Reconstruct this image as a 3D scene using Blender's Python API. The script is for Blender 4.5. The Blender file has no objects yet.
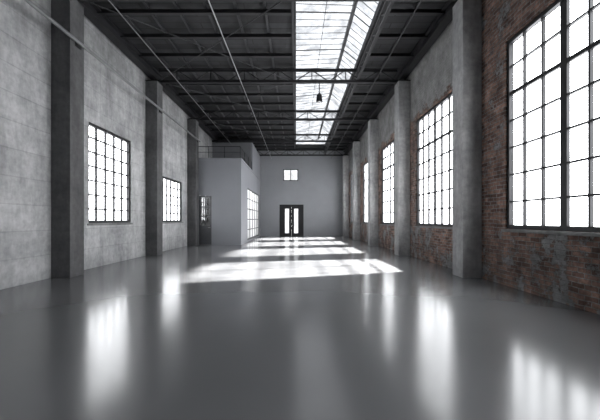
import bpy, bmesh, math, random
from mathutils import Vector, Matrix
random.seed(7)
S=bpy.context.scene
COL=S.collection
XL,XR,YN,YF,ZC=-6.34,4.81,-3.0,33.0,8.1
WT=.16   # side wall thickness at the openings

# ---------------------------------------------------------------- materials
def mat(name):
    m=bpy.data.materials.new(name); m.use_nodes=True
    nt=m.node_tree; nt.nodes.clear()
    out=nt.nodes.new('ShaderNodeOutputMaterial'); p=nt.nodes.new('ShaderNodeBsdfPrincipled')
    nt.links.new(p.outputs[0],out.inputs[0])
    return m,nt,p
def N(nt,t,**k):
    n=nt.nodes.new(t)
    for a,b in k.items(): setattr(n,a,b)
    return n
def ramp(nt,src,stops):
    r=N(nt,'ShaderNodeValToRGB'); e=r.color_ramp.elements
    while len(e)<len(stops): e.new(0.5)
    for i,(p,c) in enumerate(stops):
        e[i].position=p; e[i].color=(c[0],c[1],c[2],1) if not isinstance(c,(int,float)) else (c,c,c,1)
    nt.links.new(src,r.inputs[0]); return r.outputs[0]
def noise(nt,co,scale,detail=5,rough=.6):
    n=N(nt,'ShaderNodeTexNoise'); n.inputs['Scale'].default_value=scale; n.inputs['Detail'].default_value=detail
    n.inputs['Roughness'].default_value=rough
    nt.links.new(co,n.inputs['Vector']); return n.outputs['Fac']
def mix(nt,f,a,b,mode='MIX'):
    m=N(nt,'ShaderNodeMix',data_type='RGBA',blend_type=mode)
    if isinstance(f,(int,float)): m.inputs[0].default_value=f
    else: nt.links.new(f,m.inputs[0])
    for i,v in ((6,a),(7,b)):
        if isinstance(v,tuple): m.inputs[i].default_value=(*v,1)
        else: nt.links.new(v,m.inputs[i])
    return m.outputs[2]
def math_(nt,op,a,b=None):
    m=N(nt,'ShaderNodeMath',operation=op)
    for i,v in ((0,a),(1,b)):
        if v is None: continue
        if isinstance(v,(int,float)): m.inputs[i].default_value=v
        else: nt.links.new(v,m.inputs[i])
    return m.outputs[0]
def bump(nt,p,h,strength,dist=.02):
    b=N(nt,'ShaderNodeBump'); b.inputs['Strength'].default_value=strength; b.inputs['Distance'].default_value=dist
    nt.links.new(h,b.inputs['Height']); nt.links.new(b.outputs[0],p.inputs['Normal'])
def geo(nt):
    g=N(nt,'ShaderNodeNewGeometry'); return g.outputs['Position']

def concrete(name,c0,c1,boards=False,rough=.8):
    m,nt,p=mat(name); co=geo(nt)
    mp=N(nt,'ShaderNodeMapping'); mp.inputs['Scale'].default_value=(.5,.5,1.3); nt.links.new(co,mp.inputs[0])
    n1=noise(nt,mp.outputs[0],.9,8,.65); n2=noise(nt,co,7,6,.6)
    c=ramp(nt,n1,[(.3,c0),(.7,c1)])
    c=mix(nt,.3,c,ramp(nt,n2,[(.3,.2),(.75,.88)]),'OVERLAY')
    ms=N(nt,'ShaderNodeMapping'); ms.inputs['Scale'].default_value=(2,2,.5); nt.links.new(co,ms.inputs[0])
    c=mix(nt,.5,c,ramp(nt,noise(nt,ms.outputs[0],1.0,7,.65),[(.32,.22),(.68,.8)]),'OVERLAY')
    h=n2
    if boards:
        sp=N(nt,'ShaderNodeSeparateXYZ'); nt.links.new(co,sp.inputs[0])
        cb=N(nt,'ShaderNodeCombineXYZ'); nt.links.new(sp.outputs[1],cb.inputs[0]); nt.links.new(sp.outputs[2],cb.inputs[1])
        br=N(nt,'ShaderNodeTexBrick'); nt.links.new(cb.outputs[0],br.inputs['Vector'])
        br.inputs['Scale'].default_value=1; br.inputs['Brick Width'].default_value=5.68; br.inputs['Row Height'].default_value=.62
        br.offset=0
        br.inputs['Mortar Size'].default_value=.022; br.inputs['Mortar Smooth'].default_value=.9
        br.inputs['Color1'].default_value=(.82,.82,.82,1); br.inputs['Color2'].default_value=(1,1,1,1); br.inputs['Mortar'].default_value=(.66,.66,.66,1)
        c=mix(nt,.75,c,br.outputs['Color'],'MULTIPLY')
        # colour gets darker toward the roof
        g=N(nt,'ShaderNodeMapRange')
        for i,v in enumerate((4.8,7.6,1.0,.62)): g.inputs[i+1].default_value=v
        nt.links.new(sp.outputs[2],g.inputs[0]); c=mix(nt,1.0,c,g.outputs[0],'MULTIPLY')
        h=math_(nt,'SUBTRACT',n2,math_(nt,'MULTIPLY',br.outputs['Fac'],.5))
    nt.links.new(c,p.inputs['Base Color']); p.inputs['Roughness'].default_value=rough
    bump(nt,p,h,.4,.02)
    return m
def plain(name,c,rough=.5,metal=0,var=.15,scale=3):
    m,nt,p=mat(name); co=geo(nt); n=noise(nt,co,scale,5,.6)
    a=tuple(x*(1-var) for x in c); b=tuple(min(1,x*(1+var)) for x in c)
    nt.links.new(ramp(nt,n,[(.3,a),(.7,b)]),p.inputs['Base Color'])
    p.inputs['Roughness'].default_value=rough; p.inputs['Metallic'].default_value=metal
    return m

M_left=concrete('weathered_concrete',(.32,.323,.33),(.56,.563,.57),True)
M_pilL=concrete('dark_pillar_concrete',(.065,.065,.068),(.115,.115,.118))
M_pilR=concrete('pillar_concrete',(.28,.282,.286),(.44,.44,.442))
M_sill=concrete('sill_concrete',(.16,.16,.16),(.24,.24,.24))
M_paint=plain('grey_paint',(.27,.276,.292),.42,0,.05,.8)
M_booth=plain('booth_paint',(.24,.246,.268),.5,0,.04,1)
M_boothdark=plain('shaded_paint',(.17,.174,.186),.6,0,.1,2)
M_steel=plain('black_steel',(.012,.012,.014),.5,.2,.2,6)
M_greydoor=plain('grey_door_paint',(.07,.072,.078),.5,.1,.1,4)
M_truss=plain('dark_truss_paint',(.014,.014,.016),.55,.1,.2,5)
M_purl=plain('grey_steel_paint',(.038,.039,.042),.5,.2,.3,2)
M_bar=plain('grey_glazing_bar',(.12,.12,.125),.5,.1,.1,5)
M_lite=plain('galvanised_pipe',(.38,.39,.40),.35,.7,.1,8)
M_pipe=plain('grey_pipe_paint',(.22,.225,.23),.4,.4,.1,8)
M_white=plain('white_plaster',(.7,.7,.7),.7,0,.03,1)

m,nt,p=mat('dark_roof_deck'); co=geo(nt)
sp=N(nt,'ShaderNodeSeparateXYZ'); nt.links.new(co,sp.inputs[0])
cb=N(nt,'ShaderNodeCombineXYZ'); nt.links.new(sp.outputs[0],cb.inputs[0]); nt.links.new(sp.outputs[1],cb.inputs[1])
br=N(nt,'ShaderNodeTexBrick'); nt.links.new(cb.outputs[0],br.inputs['Vector'])
br.inputs['Scale'].default_value=1; br.inputs['Brick Width'].default_value=3.2; br.inputs['Row Height'].default_value=.355; br.inputs['Mortar Size'].default_value=.02
br.inputs['Color1'].default_value=(.014,.014,.016,1); br.inputs['Color2'].default_value=(.034,.035,.038,1); br.inputs['Mortar'].default_value=(.008,.008,.008,1)
c=mix(nt,.8,br.outputs['Color'],ramp(nt,noise(nt,co,.9),[(.3,.1),(.7,.8)]),'OVERLAY')
nt.links.new(c,p.inputs['Base Color']); p.inputs['Roughness'].default_value=.75
M_deck=m

# brick / plaster wall
m,nt,p=mat('worn_brick_wall'); co=geo(nt)
sp=N(nt,'ShaderNodeSeparateXYZ'); nt.links.new(co,sp.inputs[0])
cb=N(nt,'ShaderNodeCombineXYZ'); nt.links.new(math_(nt,'ADD',sp.outputs[1],sp.outputs[0]),cb.inputs[0]); nt.links.new(sp.outputs[2],cb.inputs[1])
# slight wobble so the courses look hand laid
nz=N(nt,'ShaderNodeTexNoise'); nz.inputs['Scale'].default_value=3.5; nt.links.new(co,nz.inputs['Vector'])
va=N(nt,'ShaderNodeVectorMath',operation='MULTIPLY_ADD'); nt.links.new(nz.outputs['Color'],va.inputs[0]); va.inputs[1].default_value=(.05,.05,0); nt.links.new(cb.outputs[0],va.inputs[2])
br=N(nt,'ShaderNodeTexBrick'); nt.links.new(va.outputs[0],br.inputs['Vector'])
br.inputs['Scale'].default_value=1; br.inputs['Brick Width'].default_value=.27; br.inputs['Row Height'].default_value=.09
br.inputs['Mortar Size'].default_value=.012; br.inputs['Mortar Smooth'].default_value=.4
br.inputs['Color1'].default_value=(.105,.058,.045,1); br.inputs['Color2'].default_value=(.31,.185,.145,1); br.inputs['Mortar'].default_value=(.24,.23,.22,1)
n_big=noise(nt,co,1.5,9,.75); n_fine=noise(nt,co,12,6,.7)
brick=mix(nt,.65,br.outputs['Color'],ramp(nt,n_fine,[(.3,.15),(.75,.9)]),'OVERLAY')
brick=mix(nt,.7,brick,ramp(nt,noise(nt,co,2.7,4,.6),[(.35,.2),(.7,.88)]),'OVERLAY')
plaster=ramp(nt,noise(nt,co,2.6,8,.7),[(.3,(.15,.15,.15)),(.7,(.38,.378,.375))])
def mr(src,a,b,c,d):
    h=N(nt,'ShaderNodeMapRange'); 
    for i,v in enumerate((a,b,c,d)): h.inputs[i+1].default_value=v
    nt.links.new(src,h.inputs[0]); return h.outputs[0]
hz=mr(sp.outputs[2],5.5,6.1,0,.3)
yb=mr(sp.outputs[1],9.0,9.6,.08,1)
hz=math_(nt,'MULTIPLY',hz,yb)
lz=mr(sp.outputs[2],1.3,1.15,-.02,.04)
f=math_(nt,'ADD',math_(nt,'ADD',n_big,hz),lz)
f=ramp(nt,f,[(.555,0.),(.59,1.)])
nt.links.new(mix(nt,f,brick,plaster),p.inputs['Base Color']); p.inputs['Roughness'].default_value=.9
h=math_(nt,'ADD',math_(nt,'MULTIPLY',f,1.0),math_(nt,'SUBTRACT',n_fine,math_(nt,'MULTIPLY',br.outputs['Fac'],.8)))
bump(nt,p,h,.9,.03); M_brick=m

# polished floor
m,nt,p=mat('polished_epoxy_floor'); co=geo(nt)
n1=noise(nt,co,.35,3,.5)
nt.links.new(ramp(nt,n1,[(.0,(.13,.132,.136)),(1,(.19,.193,.198))]),p.inputs['Base Color'])
p.inputs['Roughness'].default_value=.18
p.inputs['IOR'].default_value=1.56
M_floor=m

def glassmat(name,tint,fr,rough=.02,haze=0.,var=.82,nscale=.8):
    m=bpy.data.materials.new(name); m.use_nodes=True; nt=m.node_tree; nt.nodes.clear()
    out=N(nt,'ShaderNodeOutputMaterial'); tr=N(nt,'ShaderNodeBsdfTransparent'); gl=N(nt,'ShaderNodeBsdfGlossy')
    gl.inputs['Roughness'].default_value=rough
    co=geo(nt); nt.links.new(ramp(nt,noise(nt,co,nscale,3),[(.35,tuple(x*var for x in tint)),(.6,tint)]),tr.inputs[0])
    mx=N(nt,'ShaderNodeMixShader'); mx.inputs[0].default_value=fr
    nt.links.new(tr.outputs[0],mx.inputs[1]); nt.links.new(gl.outputs[0],mx.inputs[2])
    last=mx.outputs[0]
    if haze:
        tl=N(nt,'ShaderNodeBsdfTranslucent'); tl.inputs[0].default_value=(.9,.9,.9,1)
        df=N(nt,'ShaderNodeBsdfDiffuse'); df.inputs[0].default_value=(.9,.9,.9,1)
        a=N(nt,'ShaderNodeMixShader'); a.inputs[0].default_value=.4; nt.links.new(tl.outputs[0],a.inputs[1]); nt.links.new(df.outputs[0],a.inputs[2])
        b=N(nt,'ShaderNodeMixShader'); b.inputs[0].default_value=haze; nt.links.new(last,b.inputs[1]); nt.links.new(a.outputs[0],b.inputs[2]); last=b.outputs[0]
    nt.links.new(last,out.inputs[0]); return m
M_glass=glassmat('window_glass',(1,1,1),.05)
M_sky=glassmat('dimmed_skylight_glass',(.15,.152,.156),.04,.1,0,.5,1.5)  # dark mottled tint put in to dim the skylight and its floor reflection
M_doorglass=glassmat('door_glass',(.4,.4,.4),.06)
M_offdoor=glassmat('tinted_door_glass',(.4,.4,.4),.06)
M_frost=glassmat('frosted_glass',(.9,.92,.94),.08,.1,.8)

# ---------------------------------------------------------------- mesh helpers
class MB:
    def __init__(s): s.bm=bmesh.new()
    def box(s,x0,x1,y0,y1,z0,z1):
        c=Vector(((x0+x1)/2,(y0+y1)/2,(z0+z1)/2))
        bmesh.ops.create_cube(s.bm,size=1,matrix=Matrix.Translation(c)@Matrix.Diagonal((abs(x1-x0),abs(y1-y0),abs(z1-z0),1)))
        return s
    def bar(s,a,b,w,h=None):
        a=Vector(a);b=Vector(b);d=b-a;h=h or w
        q=d.to_track_quat('Z','Y') if abs(d.normalized().y)<.95 else d.to_track_quat('Z','X')
        bmesh.ops.create_cube(s.bm,size=1,matrix=Matrix.Translation((a+b)/2)@q.to_matrix().to_4x4()@Matrix.Diagonal((w,h,d.length,1)))
        return s
    def cyl(s,a,b,r,r2=None,seg=12):
        a=Vector(a);b=Vector(b);d=b-a
        bmesh.ops.create_cone(s.bm,cap_ends=True,segments=seg,radius1=r,radius2=r if r2 is None else r2,depth=d.length,
            matrix=Matrix.Translation((a+b)/2)@d.to_track_quat('Z','Y').to_matrix().to_4x4())
        return s
    def obj(s,name,material,parent=None,bevel=0,**props):
        me=bpy.data.meshes.new(name); s.bm.normal_update(); s.bm.to_mesh(me); s.bm.free()
        me.materials.append(material)
        o=bpy.data.objects.new(name,me); COL.objects.link(o)
        if bevel:
            b=o.modifiers.new('Bevel','BEVEL'); b.width=bevel; b.segments=2
        if parent:
            o.parent=parent; o.matrix_parent_inverse=Matrix.Translation(-parent.location)
        for k,v in props.items(): o[k]=v
        return o
def empty(name,loc,**props):
    o=bpy.data.objects.new(name,None); o.location=loc; o.empty_display_size=.2; COL.objects.link(o)
    for k,v in props.items(): o[k]=v
    return o
def panel(name,material,u0,u1,v0,v1,holes,fn,**props):
    """solid slab with rectangular holes; fn(u,v,w)->xyz, w in {0,1}"""
    us=sorted({u0,u1,*[h[0] for h in holes],*[h[1] for h in holes]}); vs=sorted({v0,v1,*[h[2] for h in holes],*[h[3] for h in holes]})
    us=[u for u in us if u0<=u<=u1]; vs=[v for v in vs if v0<=v<=v1]
    def solid(i,j):
        if i<0 or j<0 or i>=len(us)-1 or j>=len(vs)-1: return False
        cu=(us[i]+us[i+1])/2; cv=(vs[j]+vs[j+1])/2
        return not any(h[0]<cu<h[1] and h[2]<cv<h[3] for h in holes)
    bm=bmesh.new(); V={}
    def v(i,j,w):
        if (i,j,w) not in V: V[(i,j,w)]=bm.verts.new(fn(us[i],vs[j],w))
        return V[(i,j,w)]
    for i in range(len(us)-1):
        for j in range(len(vs)-1):
            if not solid(i,j): continue
            bm.faces.new([v(i,j,0),v(i+1,j,0),v(i+1,j+1,0),v(i,j+1,0)])
            bm.faces.new([v(i,j,1),v(i,j+1,1),v(i+1,j+1,1),v(i+1,j,1)])
            for (di,dj,a,b) in ((-1,0,(i,j),(i,j+1)),(1,0,(i+1,j+1),(i+1,j)),(0,-1,(i+1,j),(i,j)),(0,1,(i,j+1),(i+1,j+1))):
                if not solid(i+di,j+dj):
                    bm.faces.new([v(*a,0),v(*b,0),v(*b,1),v(*a,1)])
    bmesh.ops.recalc_face_normals(bm,faces=bm.faces)
    me=bpy.data.meshes.new(name); bm.to_mesh(me); bm.free(); me.materials.append(material)
    o=bpy.data.objects.new(name,me); COL.objects.link(o)
    for k,val in props.items(): o[k]=val
    return o

# ---------------------------------------------------------------- room shell
PY=[9.05,14.73,20.4,26.1,31.8]          # pillar near faces
RW=[(4.7,8.05,1.3,5.6),(10.6,14.05,1.28,5.5),(16.4,19.8,1.28,5.5),(22.05,25.4,1.28,5.5),(27.8,31.1,1.28,5.5),(-.8,2.3,1.3,5.6)]
LW=[(10.7,13.45,1.4,4.53),(16.35,19.5,1.4,3.6),(22.2,25.3,1.4,3.6)]
panel('wall_right',M_brick,YN,YF,0,8.3,RW,lambda u,v,w:(XR+WT*w,u,v),kind='structure',label='worn red-brown brick wall with patches of grey plaster')
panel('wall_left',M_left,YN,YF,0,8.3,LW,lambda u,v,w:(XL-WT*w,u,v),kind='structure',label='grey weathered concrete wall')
DX0,DX1,DZ=-1.55,.71,2.95
BW=(-1.2,.2,5.2,6.3)
panel('wall_back',M_paint,XL-WT,XR+WT,0,8.3,[(DX0,DX1,0,DZ),BW],lambda u,v,w:(u,YF+.3*w,v),kind='structure',label='smooth grey painted end wall')
panel('wall_front',M_paint,XL-WT,XR+WT,0,8.3,[],lambda u,v,w:(u,YN-.3*w,v),kind='structure',label='plain grey painted wall')
MB().box(XL-WT,XR+WT,YN-.3,YF+.3,-.2,0).obj('floor',M_floor,kind='structure',label='polished glossy grey concrete floor')
SX0,SX1,SY0,SY1=.0,2.6,1.0,31.6
panel('ceiling',M_deck,XL-WT,XR+WT,YN-.3,YF+.3,[(SX0,SX1,SY0,SY1)],lambda u,v,w:(u,v,ZC+.18*w),kind='structure',label='dark steel roof deck')

# ---------------------------------------------------------------- windows
def portal(name,loc,rot,sx,sy):
    l=bpy.data.lights.new(name,'AREA'); l.shape='RECTANGLE'; l.size=sx; l.size_y=sy; l.cycles.is_portal=True
    o=bpy.data.objects.new(name,l); o.location=loc; o.rotation_euler=rot; COL.objects.link(o)
wn=[0]
def side_window(side,y0,y1,z0,z1,cols,rows,thick=(),transom=(),label='',tw=.06,bw=.03):
    wn[0]+=1
    X=(XR+.09) if side>0 else (XL-.09)
    ym=(y0+y1)/2
    e=empty('window_%d'%wn[0],(X,ym,z0),kind='structure',label=label)
    f=MB(); t=.09; d=.05
    f.box(X-d,X+d,y0,y0+t,z0,z1); f.box(X-d,X+d,y1-t,y1,z0,z1)
    f.box(X-d,X+d,y0+t,y1-t,z0,z0+t); f.box(X-d,X+d,y0+t,y1-t,z1-t,z1)
    f.obj('window_frame',M_steel,e)
    g=MB()
    for i in range(1,cols):
        y=y0+(y1-y0)*i/cols; w=tw if i in thick else bw
        g.box(X-.03,X+.03,y-w,y+w,z0+t,z1-t)
    for j in range(1,rows):
        z=z0+(z1-z0)*j/rows; w=.04 if j in transom else bw*.8
        g.box(X-.028,X+.028,y0+t,y1-t,z-w,z+w)
    g.obj('glazing_bars',M_steel,e)
    MB().box(X-.004,X+.004,y0+t,y1-t,z0+t,z1-t).obj('glass',M_glass,e)
    s=MB()
    a,b=(XR-.05,XR-.001) if side>0 else (XL+.001,XL+.04)
    s.box(a,b,y0-.08,y1+.08,z0-.07,z0-.005)
    s.obj('window_sill',M_sill,e,.01)
    portal('window_daylight',(X+side*.15,ym,(z0+z1)/2),(0,math.radians(90 if side>0 else -90),0),z1-z0,y1-y0)
for i,(a,b,c,d) in enumerate(RW):
    near=i in (0,5)
    side_window(1,a,b,c,d,6,7,(3,),(5,) ,'tall black steel grid window in the brick wall',.08 if near else .055,.022 if near else .028)
for i,(a,b,c,d) in enumerate(LW):
    side_window(-1,a,b,c,d,5 if i==0 else 6,7 if i==0 else 5,(),(),'black steel grid window in the concrete wall',bw=.03)
# end wall window
wn[0]+=1
e=empty('window_%d'%wn[0],(-.5,YF+.1,5.2),kind='structure',label='small high window above the double door')
x0,x1,z0,z1=BW; t=.07
MB().box(x0,x0+t,YF+.05,YF+.15,z0,z1).box(x1-t,x1,YF+.05,YF+.15,z0,z1).box(x0+t,x1-t,YF+.05,YF+.15,z0,z0+t).box(x0+t,x1-t,YF+.05,YF+.15,z1-t,z1).obj('window_frame',M_steel,e)
MB().box(-.535,-.465,YF+.07,YF+.13,z0+t,z1-t).obj('glazing_bars',M_steel,e)
MB().box(x0+t,x1-t,YF+.098,YF+.102,z0+t,z1-t).obj('glass',M_doorglass,e)
portal('window_daylight',(-.5,YF+.28,5.75),(math.radians(-90),0,0),1.4,1.1)

# skylight
wn[0]+=1
e=empty('window_%d'%wn[0],(1.3,16,ZC),kind='structure',label='long pitched skylight in dimmed grey glass with thin glazing bars')
RX,RZ=2.0,8.85; KZ=ZC+.25
k=MB().box(SX0-.1,SX0,SY0-.1,SY1+.1,ZC+.18,KZ).box(SX1,SX1+.1,SY0-.1,SY1+.1,ZC+.18,KZ).box(SX0,SX1,SY0-.1,SY0,ZC+.18,KZ).box(SX0,SX1,SY1,SY1+.1,ZC+.18,KZ)
k.obj('skylight_kerb',M_truss,e)
bm=bmesh.new()
def quad(bm,pts): bm.faces.new([bm.verts.new(p) for p in pts])
quad(bm,[(SX0,SY0,KZ),(RX,SY0,RZ),(RX,SY1,RZ),(SX0,SY1,KZ)])
quad(bm,[(RX,SY0,RZ),(SX1,SY0,KZ),(SX1,SY1,KZ),(RX,SY1,RZ)])
quad(bm,[(SX0,SY0,KZ),(SX1,SY0,KZ),(RX,SY0,RZ)]); quad(bm,[(SX0,SY1,KZ),(SX1,SY1,KZ),(RX,SY1,RZ)])
mb=MB(); mb.bm.free(); mb.bm=bm; mb.obj('glass',M_sky,e)
g=MB()
g.bar((RX,SY0,RZ-.03),(RX,SY1,RZ-.03),.12,.12)
for t in (.5,):
    g.bar((SX0+(RX-SX0)*t,SY0,KZ+(RZ-KZ)*t-.02),(SX0+(RX-SX0)*t,SY1,KZ+(RZ-KZ)*t-.02),.02,.02)
n=70
for i in range(n+1):
    y=SY0+(SY1-SY0)*i/n; w=.035 if i%6==0 else .018
    g.bar((SX0,y,KZ-.02),(RX,min(SY1,y+.9),RZ-.02),w,w); g.bar((RX,min(SY1,y+.9),RZ-.02),(SX1,min(SY1,y+.9),KZ-.02),w,w)
g.obj('glazing_bars',M_bar,e)
portal('skylight_daylight',(1.3,16.3,8.95),(0,0,0),2.6,30.6)

# ---------------------------------------------------------------- double door in end wall
e=empty('door_1',((DX0+DX1)/2,YF+.1,0),kind='structure',label='black double door with narrow glass panels')
Y0,Y1=YF-.02,YF+.16
MB().box(DX0,DX0+.1,Y0,Y1,0,DZ).box(DX1-.1,DX1,Y0,Y1,0,DZ).box(DX0+.1,DX1-.1,Y0,Y1,DZ-.16,DZ).obj('door_frame',M_steel,e)
cx=(DX0+DX1)/2
for sgn in (-1,1):
    a,b=(DX0+.10,cx-.001) if sgn<0 else (cx+.001,DX1-.10)
    ga,gb=(cx-.62,cx-.24) if sgn<0 else (cx+.24,cx+.62)
    l=MB(); ya,yb=YF+.04,YF+.1
    l.box(a,ga,ya,yb,.001,DZ-.16); l.box(gb,b,ya,yb,.001,DZ-.16); l.box(ga,gb,ya,yb,.001,.25); l.box(ga,gb,ya,yb,DZ-.38,DZ-.16)
    lo=l.obj('door_leaf',M_steel,e)
    MB().box(ga,gb,YF+.066,YF+.074,.25,DZ-.38).obj('glass',M_doorglass,lo)
    xh=cx+sgn*.09
    MB().cyl((xh,YF-.02,1.0),(xh,YF-.02,1.45),.018).box(xh-.012,xh+.012,YF-.02,YF+.04,1.03,1.06).box(xh-.012,xh+.012,YF-.02,YF+.04,1.38,1.41).obj('door_handle',M_greydoor,lo)
portal('door_daylight',(cx,YF+.28,1.5),(math.radians(-90),0,0),1.4,2.9)

# ---------------------------------------------------------------- pillars
def pillar(side,y,i):
    xa,xb=(XR-.5,XR-.003) if side>0 else (XL+.003,XL+.5)
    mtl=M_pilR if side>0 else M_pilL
    lab='grey concrete pillar against the brick wall' if side>0 else 'dark grey concrete pillar against the concrete wall'
    e=empty('concrete_pillar',((xa+xb)/2,y+.3,0),label=lab,category='pillar',group='concrete pillars along the side walls')
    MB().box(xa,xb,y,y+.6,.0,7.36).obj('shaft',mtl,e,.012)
    MB().box(xa,xb,y-.04,y+.64,7.365,7.375).obj('bearing_plate',M_truss,e)
for i,y in enumerate(PY):
    pillar(1,y,i)
    if i<3: pillar(-1,y,i)
for side in (-1,1):
    x=XR-.22 if side>0 else XL+.22
    b=MB().box(x-.14,x+.14,YN+.02,YF-.02,7.56,7.60).box(x-.14,x+.14,YN+.02,YF-.02,7.90,7.94).box(x-.02,x+.02,YN+.02,YF-.02,7.6,7.9)
    b.obj('edge_beam',M_truss,label='dark steel I-beam running along the wall top',category='steel beam')

# ---------------------------------------------------------------- trusses
TY=[3.65,9.35,15.03,20.7,26.4,32.1]
def truss(y):
    x0,x1=XL+.01,XR-.01
    e=empty('roof_truss',((x0+x1)/2,y,7.4),label='dark riveted steel lattice roof truss',category='roof truss',group='steel roof trusses')
    MB().box(x0,x1,y-.07,y+.07,7.38,7.41).box(x0,x1,y-.07,y-.045,7.4,7.5).box(x0,x1,y+.045,y+.07,7.4,7.5).obj('bottom_chord',M_truss,e)
    MB().box(x0+.45,x1-.45,y-.06,y+.06,7.94,7.985).box(x0+.45,x1-.45,y-.015,y+.015,7.86,7.95).obj('top_chord',M_truss,e)
    w=MB(); n=14; dx=(x1-x0-1.0)/n
    for i in range(n):
        a=x0+.5+i*dx; za,zb=(7.45,7.93) if i%2==0 else (7.93,7.45)
        w.bar((a,y,za),(a+dx,y,zb),.035)
        if i%2==0: w.bar((a+dx,y,7.45),(a+dx,y,7.93),.035)
    w.obj('web_struts',M_truss,e)
for y in TY: truss(y)
purl=None
for x in (-5.45,-4.55,-3.65,-2.75,-1.85,-.95,-.1,2.72,3.7):
    if purl is None:
        purl=MB().box(-.035,.035,YN+.02,YF-.02,7.99,8.005).box(-.01,.01,YN+.02,YF-.02,8.005,8.085).box(-.035,.035,YN+.02,YF-.02,8.085,8.098).obj('roof_purlin',M_purl)
        o=purl
    else:
        o=purl.copy(); COL.objects.link(o)
    o.location.x=x; o['label']='thin dark steel purlin under the roof deck'; o['category']='purlin'; o['group']='roof purlins'
ref={}
for a,b in zip(TY[:-1],TY[1:]):
    for k in (1,2,3):
        y=a+(b-a)*k/4
        for side,(xa,xb) in (('l',(XL+.02,-.16)),('r',(2.78,XR-.02))):
            if side not in ref:
                ref[side]=MB().box(xa,xb,-.06,.06,7.84,7.86).box(xa,xb,-.015,.015,7.86,7.985).obj('roof_rafter',M_truss); o=ref[side]
            else:
                o=ref[side].copy(); COL.objects.link(o)
            o.location.y=y; o['label']='dark steel cross rafter below the purlins'; o['category']='rafter'; o['group']='roof rafters'
for i,(a,b) in enumerate(zip(TY[:-1],TY[1:])):
    e=empty('cross_brace',(-3.1,(a+b)/2,7.8),label='crossed pair of thin steel bracing rods under the roof',category='roof bracing',group='roof cross braces')
    MB().cyl((-5.85,a+.05,7.47),(-.3,b-.05,7.47),.016,seg=8).obj('brace_rod',M_purl,e)
    MB().cyl((-.3,a+.05,7.43),(-5.85,b-.05,7.43),.016,seg=8).obj('brace_rod',M_purl,e)
x=SX1+.06
g=MB().box(x-.05,x+.05,YN+.05,YF-.05,7.50,7.57).box(x-.05,x+.05,YN+.05,YF-.05,7.86,7.92)
yy=YN+.1; s=0
while yy<YF-.7:
    g.bar((x,yy,7.56 if s%2==0 else 7.87),(x,yy+.6,7.87 if s%2==0 else 7.56),.035); yy+=.6; s+=1
g.obj('lattice_girder',M_truss,label='steel lattice girder along the skylight edge',category='girder')
def pipe(x,z,r,mtl,label,up=.3):
    y0,y1=YN+.05,YF-.05
    e=empty('ceiling_conduit',(x,(y0+y1)/2,z),label=label,category='pipe')
    MB().cyl((x,y0,z),(x,y1,z),r,seg=12).obj('pipe_run',mtl,e)
    for y in TY:
        MB().bar((x,y,z+r),(x,y,z+up),.012).box(x-r-.008,x+r+.008,y-.015,y+.015,z+r-.004,z+r+.012).obj('hanger',M_truss,e)
pipe(-2.3,7.28,.016,M_lite,'thin galvanised conduit hung below the trusses',up=.11)
pipe(-4.9,7.25,.016,M_pipe,'thin grey conduit hung below the trusses',up=.14)
pipe(3.3,7.3,.018,M_purl,'thin dark conduit hung below the trusses',up=.09)
e=empty('wall_pipe',(-5.72,15,6.2),label='grey steel pipe clamped across the dark pillars',category='pipe')
MB().cyl((-5.75,YN+.05,6.2),(-5.75,20.95,6.2),.045,seg=16).obj('pipe_run',M_pipe,e)
for y in PY[:3]: MB().box(-5.838,-5.79,y+.2,y+.4,6.1,6.3).obj('pipe_bracket',M_truss,e)

# pendant lamp
e=empty('pendant_lamp',(1.0,15.03,7.38),label='small black pendant lamp hanging from the truss',category='lamp')
MB().cyl((1.0,15.03,6.95),(1.0,15.03,7.38),.02,seg=8).obj('cord',M_steel,e)
MB().cyl((1.0,15.03,6.58),(1.0,15.03,6.86),.14,.11,16).cyl((1.0,15.03,6.86),(1.0,15.03,6.97),.11,.02,16).obj('lamp_shade',M_steel,e)
MB().cyl((1.0,15.03,6.54),(1.0,15.03,6.58),.07,.085,16).obj('bulb',M_white,e)

# ---------------------------------------------------------------- partitioned office
BX,BY,BH=-3.3,21.03,5.1
e=empty('partition_office',((XL+BX)/2,27,0),label='grey partitioned office built into the hall corner',category='office partition')
def adopt(o):
    o.parent=e; o.matrix_parent_inverse=Matrix.Translation(-e.location); return o
adopt(panel('front_wall',M_booth,XL+.01,BX-.0,0,BH,[(-5.82,-5.08,0,2.95)],lambda u,v,w:(u,BY+.12*w,v)))
adopt(panel('side_wall',M_booth,BY+.125,YF-.01,0,BH,[(23.8,31.2,.12,3.7)],lambda u,v,w:(BX-.12*w,u,v)))
adopt(panel('upper_side_wall',M_booth,26.5,YF-.01,BH+.13,7.36,[],lambda u,v,w:(BX-.12*w,u,v)))
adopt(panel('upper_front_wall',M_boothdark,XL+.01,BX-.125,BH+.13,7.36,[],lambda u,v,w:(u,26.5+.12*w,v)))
adopt(MB().box(XL+.01,BX+.03,BY-.03,YF-.01,BH+.002,BH+.125).obj('roof_slab',M_booth))
d=MB(); X0,X1=-5.82,-5.08
d.box(X0,X0+.07,BY,BY+.1,.01,2.94).box(X1-.07,X1,BY,BY+.1,.01,2.94).box(X0+.07,X1-.07,BY,BY+.1,2.86,2.94).box(X0+.07,X1-.07,BY,BY+.1,.01,1.15)
for z in (1.72,2.29): d.box(X0+.07,X1-.07,BY+.03,BY+.07,z-.03,z+.03)
d.box(-5.475,-5.425,BY+.03,BY+.07,1.15,2.86)
do=adopt(d.obj('office_door',M_greydoor)); do['label']='dark grey door with a gridded glass upper part'
MB().box(X0+.07,X1-.07,BY+.046,BY+.054,1.15,2.86).obj('glass',M_offdoor,do)
MB().cyl((-5.16,BY-.05,1.05),(-5.28,BY-.05,1.05),.012).cyl((-5.16,BY-.05,1.05),(-5.16,BY+.01,1.05),.012).obj('door_handle',M_lite,do)
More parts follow.
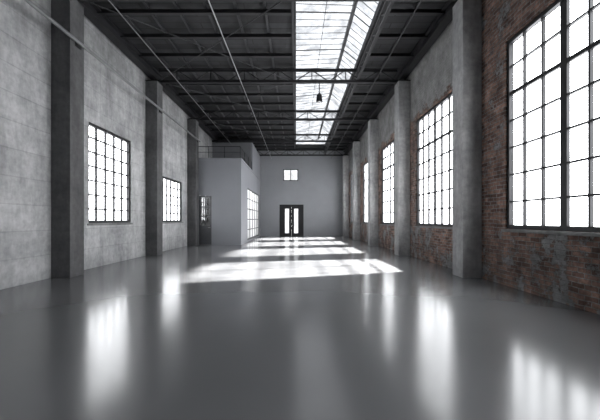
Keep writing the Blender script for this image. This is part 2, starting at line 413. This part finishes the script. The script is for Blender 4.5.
g=MB(); y0,y1,z0,z1=23.8,31.2,.12,3.7
xa,xb=BX-.09,BX-.01
g.box(xa,xb,y0,y0+.08,z0,z1).box(xa,xb,y1-.08,y1,z0,z1).box(xa,xb,y0+.08,y1-.08,z0,z0+.1).box(xa,xb,y0+.08,y1-.08,z1-.08,z1)
M_wf=plain('dark_grey_frame',(.06,.063,.07),.5,0,.05)
for i in range(1,5): y=y0+(y1-y0)*i/5; g.box(xa+.02,xb-.01,y-.05,y+.05,z0+.1,z1-.08)
for i in range(1,5): z=z0+(z1-z0)*i/5; g.box(xa+.025,xb-.015,y0+.08,y1-.08,z-.03,z+.03)
go=adopt(g.obj('office_window',M_wf)); go['label']='large gridded frosted glass screen'
MB().box(BX-.054,BX-.046,y0+.08,y1-.08,z0+.1,z1-.08).obj('glass',M_frost,go)
el=empty('office_fill_lamp',(-4.8,27.5,BH),label='added flat white lamp brightening the office panes from inside',category='lamp')  # invented fixture, added to light the frosted panes from behind
MB().box(-5.3,-4.3,25.5,29.5,BH-.07,BH-.003).obj('fill_lamp_housing',M_white,el)
l=bpy.data.lights.new('office_fill_light','AREA'); l.shape='RECTANGLE'; l.size=.9; l.size_y=3.8; l.energy=500
o=bpy.data.objects.new('office_fill_light',l); o.location=(-4.8,27.5,BH-.08); COL.objects.link(o)
e=empty('roof_railing',(-4.8,BY+.1,BH+.125),label='low dark steel guard railing on the office roof',category='railing')
zt=BH+.127
r=MB(); r.cyl((XL+.1,BY+.06,zt+.7),(BX-.06,BY+.06,zt+.7),.02).cyl((BX-.06,BY+.06,zt+.7),(BX-.06,26.45,zt+.7),.02); r.obj('handrail',M_steel,e)
r=MB(); r.cyl((XL+.1,BY+.06,zt+.36),(BX-.06,BY+.06,zt+.36),.012).cyl((BX-.06,BY+.06,zt+.36),(BX-.06,26.45,zt+.36),.012).obj('middle_rail',M_steel,e)
for i in range(4):
    x=XL+.12+(BX-.06-XL-.12)*i/3; MB().cyl((x,BY+.06,zt),(x,BY+.06,zt+.69),.016).obj('post',M_steel,e)
for i in range(1,4):
    y=BY+.06+(26.4-BY)*i/3; MB().cyl((BX-.06,y,zt),(BX-.06,y,zt+.69),.016).obj('post',M_steel,e)

# ---------------------------------------------------------------- light
W=bpy.data.worlds.new('overcast'); S.world=W; W.use_nodes=True
bg=W.node_tree.nodes['Background']; bg.inputs[0].default_value=(.955,.975,1,1); bg.inputs[1].default_value=10
# distant lamps throwing low sunlight through the tall windows
dirv=Vector((-1,-.27,-.74)).normalized()
for (a,b,c,d),E,r in zip(RW[1:5],(2900000,3300000,3600000,3800000),(1.1,1.1,1.1,1.1)):
    t=Vector((XR+.2,(a+b)/2,(c+d)/2)); L=45
    l=bpy.data.lights.new('low_sun','SPOT'); l.energy=E; l.spot_size=2*math.atan(3.0/L); l.spot_blend=.6
    l.shadow_soft_size=r; l.color=(1,.985,.97)
    o=bpy.data.objects.new('low_sun',l); COL.objects.link(o); o.location=t-dirv*L
    o.rotation_euler=dirv.to_track_quat('-Z','Y').to_euler()

# ---------------------------------------------------------------- camera
c=bpy.data.cameras.new('camera'); c.sensor_width=36; c.lens=21; c.shift_x=4/600; c.shift_y=10/600; c.clip_end=200
o=bpy.data.objects.new('camera',c); o.location=(0,0,1.5); o.rotation_euler=(math.pi/2,0,0); COL.objects.link(o); S.camera=o
S.view_settings.view_transform='Standard'
